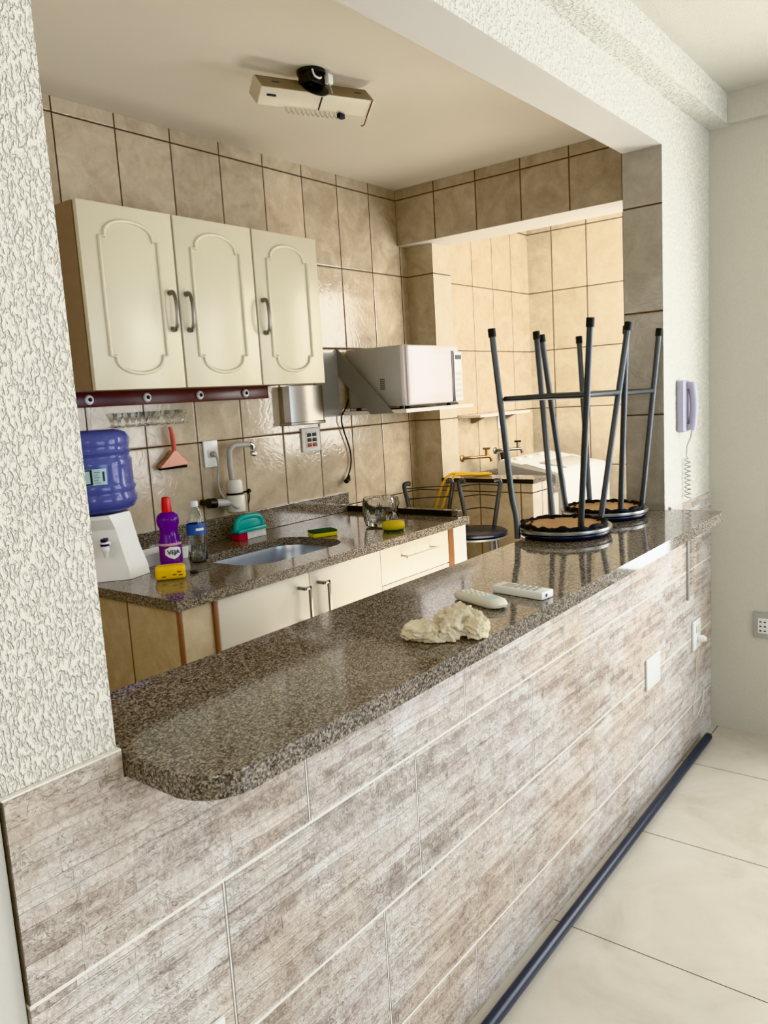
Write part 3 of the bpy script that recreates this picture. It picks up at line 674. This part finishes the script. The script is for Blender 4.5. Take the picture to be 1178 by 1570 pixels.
# clear bottle
t = thing('clear_bottle', 'clear plastic bottle with blue label and pale cap near the sink', 'bottle', (1.0991, 1.192, KT+.0005))
tag(MB().lathe([(.024, 0), (.030, .004), (.031, .012), (.030, .05), (.031, .09), (.031, .135), (.030, .150), (.024, .172), (.014, .188), (.0125, .196), (.0115, .196), (.013, .187), (.022, .171), (.0285, .149), (.0295, .13), (.0295, .09), (.0285, .05), (.029, .012), (.02, .004)], (0, 0, 0), 32).build('body', 'clear', t, angle=60), 'clear empty body')
lab = MB().cyl_patch((0, 0, 0), .0313, 0, 2*PI*.999, .098, .134, 40).build('label', 'bluelabel', t)
MB().cyl_patch((0, 0, 0), .0323, a0-.15, a0+.75, .112, .120, 12).build('label_stripe', 'white', lab)
MB().lathe([(.0145, .192), (.0145, .205), (.012, .211)], (0, 0, 0), 24).build('cap', 'cap', t)
# white tray behind the bottles
t = thing('white_tray', 'shallow white plastic tray behind the purple bottle', 'tray', (1.05, 1.345, KT+.0005), .05)
w = MB(); R = [[w.bm.verts.new((x*s, y*s, z)) for x, y in rrect(-.1, -.05, .1, .05, .012, 4)] for s, z in ((.94, 0), (1, .042), (.97, .042), (.91, .004))]
for A_, B_ in zip(R, R[1:]):
    for i in range(len(A_)): w.bm.faces.new((A_[i], A_[(i+1) % len(A_)], B_[(i+1) % len(A_)], B_[i]))
w.bm.faces.new(R[0]); w.bm.faces.new(R[-1]); w.build('body', 'white', t)
# wrapped yellow sponge pack
t = thing('sponge_pack', 'yellow wrapped sponge pack at the front left corner of the worktop', 'sponge pack', (.892, 1.072, KT+.0005), -.65)
MB().box((-.046, -.028, .0), (.046, .028, .043), .011, 3).build('wrapper', 'yellow', t, angle=60)
MB().box((-.0475, -.012, .014), (-.0455, .012, .034), .0008).build('end_hole', 'orangeprint', t)
for x, z in ((.012, .016), (.026, .024), (-.02, .012), (.030, .014)): MB().box((x-.006, -.0288, z-.002), (x+.006, -.0279, z+.002)).build('print', 'orangeprint', t)
# small knife
t = thing('small_knife', 'small knife with black handle lying on the worktop before the clear bottle', 'knife', (.975, 1.064, KT+.0005), -.12)
MB().box((-.012, -.006, 0), (.012, .006, .009), .002).build('handle', 'black', t)
MB().box((.0125, -.0025, .002), (.085, .0025, .0035)).build('blade', 'darksteel', t)
# teal brush
t = thing('scrub_brush', 'teal scrubbing brush with white bristles beside the sink', 'brush', (1.508, 1.385, KT+.0005), .03)
w = MB().tube(catmull([(-.07, 0, .034), (-.062, 0, .07), (-.03, 0, .084), (.03, 0, .084), (.066, 0, .070), (.072, 0, .036)], 5), .011, 12)
w.box((-.076, -.025, .027), (.076, .025, .042), .005, 2).box((-.06, -.006, .042), (.064, .006, .076), .002)
w.build('body', 'teal', t)
w = MB()
for i in range(11):
    for j in range(4): w.tube([(-.026+.0095*i, -.018+.012*j, .027), (-.026+.0095*i, -.018+.012*j, .0005)], [.0035, .0045], 6)
w.build('bristles', 'bristle', t)
w = MB()
for i in range(5):
    for j in range(4): w.tube([(-.070+.0095*i, -.018+.012*j, .027), (-.070+.0095*i, -.018+.012*j, .0005)], [.0035, .0045], 6)
tag(w.build('bristles', 'pinkred', t), 'crimson bristles')
# sponges
def sponge(name, label, loc, rz, s=(.05, .034, .016)):
    t = thing(name, label, 'sponge', loc, rz)
    MB().box((-s[0], -s[1], 0), (s[0], s[1], s[2]), .004).build('foam', 'yfoam', t)
    MB().box((-s[0], -s[1], s[2]+.0003), (s[0], s[1], s[2]+.008), .003).build('scouring_pad', 'gpad', t)
sponge('dish_sponge', 'yellow and green dish sponge behind the sink corner', (1.645, 1.118, KT+.0005), -.45)
t = thing('round_sponge', 'round yellow sponge in front of the clear plastic container', 'sponge', (1.835, .915, KT+.0005), 0)
MB().lathe([(.03, .006), (.042, .008), (.046, .018), (.044, .03), (.034, .036)], (0, 0, 0), 24).build('foam', 'yfoam', t, angle=60)
tag(MB().lathe([(.028, 0), (.038, .0), (.041, .0075)], (0, 0, 0), 24).build('dark_pad', 'gpad', t), 'dark scouring underside')
wob = lambda a, h, r: 1+.05*math.sin(5*a+h*60)+.035*math.sin(9*a-h*90)+.02*math.sin(17*a)
tag(MB().lathe([(.05, 0), (.062, .006), (.068, .03), (.070, .06), (.074, .09), (.070, .118), (.067, .117), (.070, .09), (.066, .06), (.064, .03), (.056, .008)], (0, 0, 0), 56, wob=wob).build('plastic_container', 'clearbag', angle=60, loc=None), 'crumpled clear plastic container standing near the front of the worktop', 'container').location = (1.905, 1.03, KT+.0005)

# electric tap
t = thing('electric_tap', 'white electric water tap with tall bent spout mounted on the tiled wall', 'tap', (1.488, YB, 1.15))
yb = YB-.055
w = MB().lathe([(.030, 1.086), (.036, 1.090), (.038, 1.10), (.038, 1.152), (.035, 1.156)], (1.488, yb, 0), 28)
w.lathe([(.031, 1.164), (.033, 1.17), (.032, 1.205), (.026, 1.216), (.014, 1.219)], (1.488, yb, 0), 28); L2(w.build('heater_body', 'ivory'))
L2(MB().lathe([(.034, 1.1565), (.034, 1.1635)], (1.488, yb, 0), 28).box((1.515, yb-.006, 1.157), (1.552, yb+.006, 1.163)).tube(catmull([(1.548, yb, 1.16), (1.556, yb-.005, 1.15), (1.553, yb-.008, 1.13), (1.545, yb-.008, 1.112)]), .003, 8).lathe([(.007, 0), (.009, -.008), (.006, -.014)], (1.550, yb-.006, 1.163), 12, 'y').build('clamp_lever', 'black'))
sp = [(1.475, yb-.005, 1.218), (1.470, yb-.005, 1.27), (1.472, yb-.006, 1.315)]+[(1.472+.03*(1-math.cos(a)), yb-.006, 1.318+.03*math.sin(a)) for a in [PI/2*i/6 for i in range(1, 7)]]+[(1.53, yb-.007, 1.348), (1.575, yb-.009, 1.347)]
L2(MB().tube(sp, .011, 14).build('spout', 'greyp'))
L2(MB().tube([(1.576, yb-.009, 1.347), (1.590, yb-.009, 1.342), (1.594, yb-.009, 1.325)], [.012, .012, .010], 14).lathe([(.008, .0), (.014, .006), (.014, .018), (.011, .022)], (1.595, yb-.009, 1.298), 18).build('nozzle', 'chrome'))
L2(MB().tube([(1.37, yb, 1.138), (1.455, yb, 1.128)], .016, 14).build('inlet_pipe', 'greyp'))
L2(MB().tube([(1.365, YB-.0015, 1.139), (1.365, yb-.012, 1.139)], .012, 12).tube([(1.352, yb, 1.1395), (1.385, yb, 1.1365)], .019, 14).build('wall_fitting', 'black'))
cd = catmull([(1.428, YB-.0145, 1.320), (1.430, YB-.03, 1.315), (1.434, YB-.035, 1.28), (1.430, YB-.03, 1.22), (1.437, YB-.03, 1.17), (1.452, YB-.05, 1.135), (1.46, YB-.085, 1.11), (1.472, YB-.09, 1.107)], 6)
L2(MB().tube(cd, .0045, 8).build('power_cord', 'greyp'))
L2(MB().lathe([(.011, 0), (.012, -.012), (.007, -.02)], (1.427, YB-.0128, 1.321), 14, 'y').build('plug', 'greyp'))

# ================================================================= BAR TOP OBJECTS
# rag
from mathutils import noise as mnoise
w = MB()
def lump(c, r, seed, folds):
    ret = bmesh.ops.create_icosphere(w.bm, subdivisions=5, radius=1.0)
    for v in ret['verts']:
        d = v.co.normalized(); q = d*1.5+Vector((seed, seed*.7, -seed))
        q = Vector((q.x+q.y*.6, q.y*1.0, q.z*1.7)); rid = 1-abs(mnoise.noise(q*1.05))*2.4; rid2 = 1-abs(mnoise.noise(q*2.1+Vector((4, 1, 2))))*2.4
        k = .80+folds*.20*rid+folds*.10*rid2+.22*mnoise.noise(d*1.1+Vector((seed, 0, 3)))
        p = Vector((d.x*r[0]*k, d.y*r[1]*k, d.z*r[2]*k+r[2]*.62))
        if p.z < .0015: p.z = .0015+.0006*math.sin(40*p.x); p.x *= 1.04; p.y *= 1.04
        v.co = p+Vector(c)
lump((-.040, .004, 0), (.046, .036, .021), 2.3, 1.3)
lump((-.020, -.014, 0), (.030, .022, .018), 5.1, 1.6)
lump((.030, .010, .006), (.042, .034, .034), 7.9, 1.5)
lump((.064, -.008, 0), (.024, .026, .030), 11.2, 1.5)
lump((.006, -.020, 0), (.020, .016, .022), 4.4, 1.6)
o = w.build('cleaning_rag', 'rag', angle=80); o.location = (.648, -.112, BAR+.0005); o.scale = (.94, .94, 1.0); o.rotation_euler = (0, 0, -.92)
tag(o, 'crumpled cream cleaning rag on the granite bar', 'rag')
# remotes
def remote(name, label, loc, rz, l, wd, h, rnd, mat, rows, cols):
    t = thing(name, label, 'remote control', loc, rz)
    if rnd:
        w = MB(); R = []
        for s, z in ((.80, 0), (.97, .004), (1.0, .010), (.94, .017), (.78, .020)):
            R.append([w.bm.verts.new((x*s, y*s, z)) for x, y in rrect(-l/2, -wd/2, l/2, wd/2, wd*.42, 6)])
        for A_, B_ in zip(R, R[1:]):
            for i in range(len(A_)): w.bm.faces.new((A_[i], A_[(i+1) % len(A_)], B_[(i+1) % len(A_)], B_[i]))
        w.bm.faces.new(R[0]); w.bm.faces.new(R[-1]); b = w.build('case', mat, t, angle=50)
    else: b = MB().box((-l/2, -wd/2, 0), (l/2, wd/2, h), .003).build('case', mat, t)
    top = .0201 if rnd else h
    for i in range(rows):
        for j in range(cols):
            x = -l*.30+l*.36*i/max(1, rows-1); y = -wd*.24+wd*.48*j/max(1, cols-1)
            MB().box((x-.0045, y-.0035, top-.0002), (x+.0045, y+.0035, top+.0022), .001).build('button', 'greyp' if not rnd else 'ivory', t)
    MB().box((l*.14, -wd*.28, top-.0002), (l*.34, wd*.28, top+.0006)).build('display', 'greyp' if not rnd else 'labelp', t)
    return t
remote('rounded_remote', 'rounded ivory remote control lying nearer the rag on the granite bar', (.898, -.043, BAR+.0005), math.atan2(-.149, -.052), .155, .048, .02, True, 'ivory', 4, 3)
t = remote('flat_remote', 'flat rectangular white remote control nearer the stools on the granite bar', (1.004, -.092, BAR+.0005), math.atan2(-.131, -.017)+PI, .140, .046, .018, False, 'white', 4, 3)
MB().lathe([(.004, 0), (.004, -.001)], (0, 0, 0), 12, 'x').build('emitter', 'ink', t).location = (-.0695, .006, .009)

# upturned bar stools
def stool(cx, cy, seatc, th, rb, rt, zt, label, bent, group):
    t = thing('bar_stool', label, 'stool', (cx, cy, BAR+.0005), 0, group)
    sx, sy = seatc[0]-cx, seatc[1]-cy; R = .148; zb = BAR+.0005
    MB().lathe([(R-.02, 0), (R-.006, .002), (R, .009), (R, .016), (R-.003, .019)], (sx, sy, 0), 48).build('cushion', 'navy', t, angle=60)
    tag(MB().lathe([(R-.01, .0193), (R+.003, .0195), (R+.004, .024), (R+.003, .030), (R-.010, .0305)], (sx, sy, 0), 48).build('rim', 'silver', t, angle=60), 'silver-grey rim band')
    wb2 = lambda a, h, r: 1+.012*math.sin(13*a)*math.sin(5*a+1)+.006*math.sin(29*a)
    w = MB(); n_ = 96
    for i in range(n_):
        pass
    ringp = [(sx+(R-.018)*wb2(2*PI*i/n_, 0, 0)*math.cos(2*PI*i/n_), sy+(R-.018)*wb2(2*PI*i/n_, 0, 0)*math.sin(2*PI*i/n_), .035+.003*math.sin(2*PI*i/n_*11)*math.sin(2*PI*i/n_*4)) for i in range(n_)]
    w.tube(ringp, [.008+.003*math.sin(i*1.3)*math.sin(i*.37) for i in range(n_)], 8, closed=True)
    tag(w.build('fabric_edge', 'blackcloth', t, angle=70), 'black ragged fabric edge')
    tag(MB().lathe([(R-.014, .0308), (R-.014, .0335)], (sx, sy, 0), 40).build('seat_board', 'board', t), 'bare brown seat board')
    w = MB()
    for i in range(13):
        a = 2*PI*i/13+.1+.25*math.sin(i*2.3); q = .108+.006*math.sin(i*4.1); w.box((sx+q*math.cos(a)-.004, sy+q*math.sin(a)-.004, .0337), (sx+q*math.cos(a)+.004, sy+q*math.sin(a)+.004, .0375), .001)
    w.build('staple_tabs', 'blackcloth', t)
    rung = []
    for k in range(4):
        a = th+k*PI/2; top = Vector((rt*math.cos(a), rt*math.sin(a), zt-BAR)); bot = Vector((rb*math.cos(a), rb*math.sin(a), .0338))
        pts = [top, top.lerp(bot, .36), bot]
        if bent and k == 3:
            # this leg runs past the seat edge and bends down to the slab
            kn = top.lerp(Vector((-.148, .10, .0)), .80); pts = [top]+[top.lerp(kn, q) for q in (.25, .5, .75)]+[kn, Vector((-.152, .098, .07)), Vector((-.158, .093, .002))]
            pts = catmull(pts, 4)
        lg = MB().tube(pts, .0098, 14).build('leg', 'tube', t)
        d = (top-pts[1]).normalized() if not isinstance(pts[1], tuple) else Vector((0, 0, 1))
        MB().tube([top-d*.022, top+d*.004], .0122, 14).build('rubber_foot', 'rubber', lg)
        rung.append(top.lerp(bot, .345))
    for k in range(4):
        MB().tube([rung[k], rung[(k+1) % 4]], .0088, 12).build('rung', 'tube', t)
    return t
G1 = 'upturned bar stools on the granite bar'
stool(1.7645, .1521, (1.740, .150), -2.3249, .1187, .2247, 1.6852, 'upturned bar stool nearer the remotes, one bent leg past its navy seat', True, G1)
stool(2.125, .1716, (2.108, .166), -2.3647, .143, .2148, 1.678, 'upturned bar stool nearer the pillar with a navy seat', False, G1)

# ================================================================= KITCHEN CHAIRS
def chair(c, fx, label, hw):
    # fx: direction from seat centre to backrest
    ang = math.atan2(fx[1], fx[0])-PI/2
    t = thing('bar_chair', label, 'chair', (c[0], c[1], FK), ang, 'bar chairs between worktop and laundry sink')
    zs = c[2]-FK; R = .14
    MB().lathe([(R-.008, zs-.022), (R, zs-.014), (R, zs-.006), (R-.012, zs), (.03, zs+.003)], (0, 0, 0), 40).build('seat', 'navy', t, angle=60)
    tag(MB().lathe([(R-.01, zs-.034), (R+.002, zs-.032), (R+.002, zs-.0235), (R-.01, zs-.0225)], (0, 0, 0), 40).build('seat_ring', 'silver', t), 'silver seat ring')
    for sx in (-1, 1):
        for sy in (-1, 1):
            MB().tube([(sx*.075, sy*.075, zs-.03), (sx*.115, sy*.115, .001)], .010, 12).build('leg', 'tube', t)
    q = .15*.72
    for a_, b_ in (((-1, -1), (1, -1)), ((1, -1), (1, 1)), ((1, 1), (-1, 1)), ((-1, 1), (-1, -1))):
        s_ = .075+.04*.66
        MB().tube([(a_[0]*s_, a_[1]*s_, zs*.34-.02), (b_[0]*s_, b_[1]*s_, zs*.34-.02)], .007, 10).build('rung', 'tube', t)
    top = c[3]-FK
    for s_ in (-1, 1):
        P = catmull([(s_*(hw-.035), .115, zs-.028), (s_*(hw-.026), .135, zs+.04), (s_*(hw-.012), .147, zs+(top-zs)*.6), (s_*hw, .152, top-.012), (s_*(hw-.012), .152, top), (s_*(hw-.03), .149, top-.002)], 5)
        MB().tube(P, .0105, 12).build('back_post', 'tube', t)
    for f_ in (.88, .64, .34):
        z_ = zs+(top-zs)*f_; h_ = hw-.035+.035*f_
        MB().tube(catmull([(-h_, .147, z_), (-h_*.5, .165, z_+.004), (0, .172, z_+.006), (h_*.5, .165, z_+.004), (h_, .147, z_)], 4), .0028, 8).build('back_wire', 'grille', t)
    return t
chair((2.4635, .9226, .878, 1.085), (.92, .39), 'grey tube bar chair showing its round navy seat beside the worktop end', .098)
chair((2.60, 1.285, .878, 1.088), (-.78, -.62), 'grey tube bar chair whose back shows behind the worktop end by the column', .115)

# ================================================================= LAUNDRY
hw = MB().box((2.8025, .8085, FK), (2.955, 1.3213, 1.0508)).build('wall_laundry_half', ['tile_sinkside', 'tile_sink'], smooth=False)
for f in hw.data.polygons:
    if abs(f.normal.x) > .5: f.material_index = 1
struct(hw)
t = thing('half_wall_cap', 'narrow granite cap with dark front edge on the tiled half wall beside the column', 'ledge', (2.88, 1.06, 1.0515))
L2(MB().box((2.794, .800, 1.0512), (2.964, 1.3213, 1.0715), .001).build('slab', 'granite_k', smooth=False))
tag(L2(MB().box((2.790, .7995, 1.0508), (2.7937, 1.3213, 1.0708)).build('front_edge', 'black', smooth=False)), 'dark front edge')
t = thing('laundry_sink', 'granite laundry counter between the half wall and the washing machine', 'laundry counter', (3.1, 1.17, FK))
Lp = lambda y0, x1, x2, yb: [(2.969, y0), (x1, y0), (x1, yb), (x2, yb), (x2, 1.4795), (2.969, 1.4795)]
L2(MB().prism(Lp(.86, 3.252, 3.630, 1.30), 'z', .965, 1.0, 0).build('slab', 'granite', smooth=False))
L2(MB().box((2.969, .90, FK), (3.03, 1.44, .9645)).build('support', 'tile_sinkside', smooth=False))
L2(MB().box((3.16, .88, FK), (3.225, 1.44, .9645)).build('support', 'tile_sinkside', smooth=False))
L2(MB().box((2.969, 1.4605, 1.0005), (3.630, 1.4795, 1.031), .001).build('backsplash', 'granite_k', smooth=False))
def wtap(name, label, x, z, mat, hmat):
    t = thing(name, label, 'tap', (x, YB, z))
    MB().lathe([(.020, -.0008), (.020, -.006), (.012, -.010)], (0, 0, 0), 20, 'y').build('wall_mount_flange', mat, t)
    MB().tube(catmull([(0, -.009, 0), (.02, -.04, .001), (.10, -.085, .0), (.135, -.105, -.004), (.142, -.11, -.03)], 5), .0085, 12).build('spout', mat, t)
    MB().tube([(.118, -.094, .004), (.118, -.094, .04)], .009, 12).build('stem', mat, t)
    w = MB()
    for a in (0.4, 0.4+PI/2): w.tube([(.118-.02*math.cos(a), -.094-.02*math.sin(a), .045), (.118+.02*math.cos(a), -.094+.02*math.sin(a), .045)], .006, 10)
    w.build('cross_handle', hmat, t)
wtap('brass_tap', 'brass wall tap above the laundry sink', 3.245, 1.128, 'brass', 'brass')
wtap('dark_tap', 'dark metal wall tap above the washing machine, behind the stool leg', 3.62, 1.14, 'darksteel', 'black')
tag(MB().tube(catmull([(3.655, 1.455, 1.125), (3.662, 1.45, 1.06), (3.665, 1.45, .9), (3.668, 1.45, .6), (3.668, 1.448, FK+.004)], 6), .011, 10).build('drain_hose', 'rubber'), 'dark hose running down the wall behind the washing machine', 'hose')
hp = catmull([(2.945, 1.13, 1.0802), (2.90, 1.18, 1.0806), (2.855, 1.24, 1.088), (2.812, 1.278, 1.088), (2.774, 1.302, 1.045), (2.766, 1.335, .955), (2.765, 1.36, .85), (2.765, 1.36, .6), (2.765, 1.34, .3), (2.765, 1.30, .132)], 6)
t = thing('garden_hose', 'yellow hose looping over the half wall and down by the column', 'hose', hp[0])
L2(MB().tube(hp, .0075, 10).build('hose_tube', 'hose'))
L2(MB().tube(catmull([(2.92, 1.10, 1.0802), (2.87, 1.16, 1.0805), (2.83, 1.215, 1.083), (2.798, 1.245, 1.082), (2.770, 1.262, 1.03), (2.758, 1.30, .93), (2.752, 1.335, .80), (2.75, 1.34, .5), (2.75, 1.31, .135)], 6), .0065, 10).build('hose_tube', 'hose'))
t = thing('laundry_shelf', 'small white wall shelf above the brass tap', 'shelf', (3.25, YB, 1.362))
L2(MB().box((3.22, 1.33, 1.357), (3.80, YB-.001, 1.371), .001).build('board', 'shelf', smooth=False))
L2(MB().prism([(1.4795, 1.3565), (1.4795, 1.32), (1.465, 1.32), (1.38, 1.3565)], 'x', 3.36, 3.38).build('bracket', 'taupe', smooth=False))
L2(MB().prism([(1.4795, 1.3565), (1.4795, 1.32), (1.465, 1.32), (1.38, 1.3565)], 'x', 3.72, 3.74).build('bracket', 'taupe', smooth=False))
t, w, h = plate_xz('laundry_socket', 'small white socket below the laundry shelf behind the stool leg', 3.66, 3.72, 1.27, 1.345, YB)
# washing machine
t = thing('washing_machine', 'white top-loading washing machine with grey side panel in the laundry', 'washing machine', (3.58, 1.07, FK))
MX0, MX1 = 3.292, 3.885
L2(MB().box((MX0+.012, .885, FK), (MX1-.012, 1.268, 1.0), .035, 4).build('body', 'white'))
prof = [(.865, .80), (.865, 1.018), (.875, 1.040), (.900, 1.054), (1.10, 1.084), (1.13, 1.098), (1.25, 1.117), (1.272, 1.108), (1.280, 1.085), (1.280, .99), (1.0, .985), (.94, .955), (.93, .80)]
L2(MB().prism(prof, 'x', MX0, MX1, .010, 3).build('top_cover', 'white', angle=35))
tag(L2(MB().prism([(.925, .994), (.925, 1.036), (1.10, 1.066), (1.215, 1.092), (1.215, .994)], 'x', MX0-.0025, MX0-.0003, 0).build('side_recess', 'greyp', smooth=False)), 'grey recessed side')
tz = lambda y: 1.054+(y-.90)*.15
tag(L2(MB().hexa([(MX0+.13, .92, tz(.92)+.001), (MX1-.05, .92, tz(.92)+.001), (MX1-.05, 1.085, tz(1.085)+.001), (MX0+.13, 1.085, tz(1.085)+.001), (MX0+.13, .92, tz(.92)+.010), (MX1-.05, .92, tz(.92)+.010), (MX1-.05, 1.085, tz(1.085)+.010), (MX0+.13, 1.085, tz(1.085)+.010)], .003).build('lid', 'greyp')), 'grey lid')
for x in (3.37, 3.50, 3.66): L2(MB().lathe([(.024, 0), (.022, .012), (.012, .016)], (x, 1.19, 1.108), 20).build('knob', 'white'))

# ================================================================= CAMERA
fw = Vector((.77619069, .61391254, -.14366419)); rt = Vector((.61244728, -.78826731, -.05952295)); up_ = Vector((.14978767, .04178559, .98783481))
cam = bpy.data.cameras.new('camera'); co = bpy.data.objects.new('camera', cam); COL.objects.link(co)
mw = Matrix((rt, up_, -fw)).transposed().to_4x4(); mw.translation = (-.57775027, -.95079026, 1.5); co.matrix_world = mw
cam.sensor_fit = 'HORIZONTAL'; cam.sensor_width = 36; cam.lens = 1208.9866*36/1178; cam.clip_start = .02; cam.clip_end = 60
S.camera = co

# ================================================================= LIGHT
wd = bpy.data.worlds.new('sky'); S.world = wd; wd.use_nodes = True
bg = wd.node_tree.nodes['Background']; bg.inputs[0].default_value = (.90, .94, 1.0, 1); bg.inputs[1].default_value = 1.0
def area(name, loc, to, sx, sy, w, col):
    l = bpy.data.lights.new(name, 'AREA'); l.shape = 'RECTANGLE'; l.size = sx; l.size_y = sy; l.energy = w; l.color = col
    o = bpy.data.objects.new(name, l); COL.objects.link(o); o.location = loc
    o.rotation_euler = (Vector(to)-Vector(loc)).to_track_quat('-Z', 'Y').to_euler(); return o
area('window_daylight', (LW+.2, (DY0+DY1)/2, 1.36), (0, (DY0+DY1)/2, 1.36), 1.75, 1.5, 62, (.93, .95, .98))
area('laundry_daylight', (3.54, .0, 1.72), (3.5, 2, 1.4), 1.0, 1.15, 36, (1.0, .985, .95))
area('living_fill', (-1.6, -2.2, 2.45), (.6, .2, .9), 1.8, 1.4, 27, (1.0, .95, .88))
area('blue_fill_behind', (1.3, -3.6, 1.2), (.5, 0, .6), 1.8, 1.8, 44, (.66, .79, 1.0))  # added bluish fill lamp inside the room, no opening behind it
area('kitchen_fill', (-.7, .75, 1.7), (1.6, 1.2, 1.3), 1.2, .8, 5, (1.0, .96, .88))
area('kitchen_bounce', (2.0, .55, .6), (1.9, .9, 2.5), .9, .5, 9, (1.0, .94, .84))
S.view_settings.view_transform = 'Khronos PBR Neutral'
S.view_settings.exposure = 0.35
S.cycles.max_bounces = 10
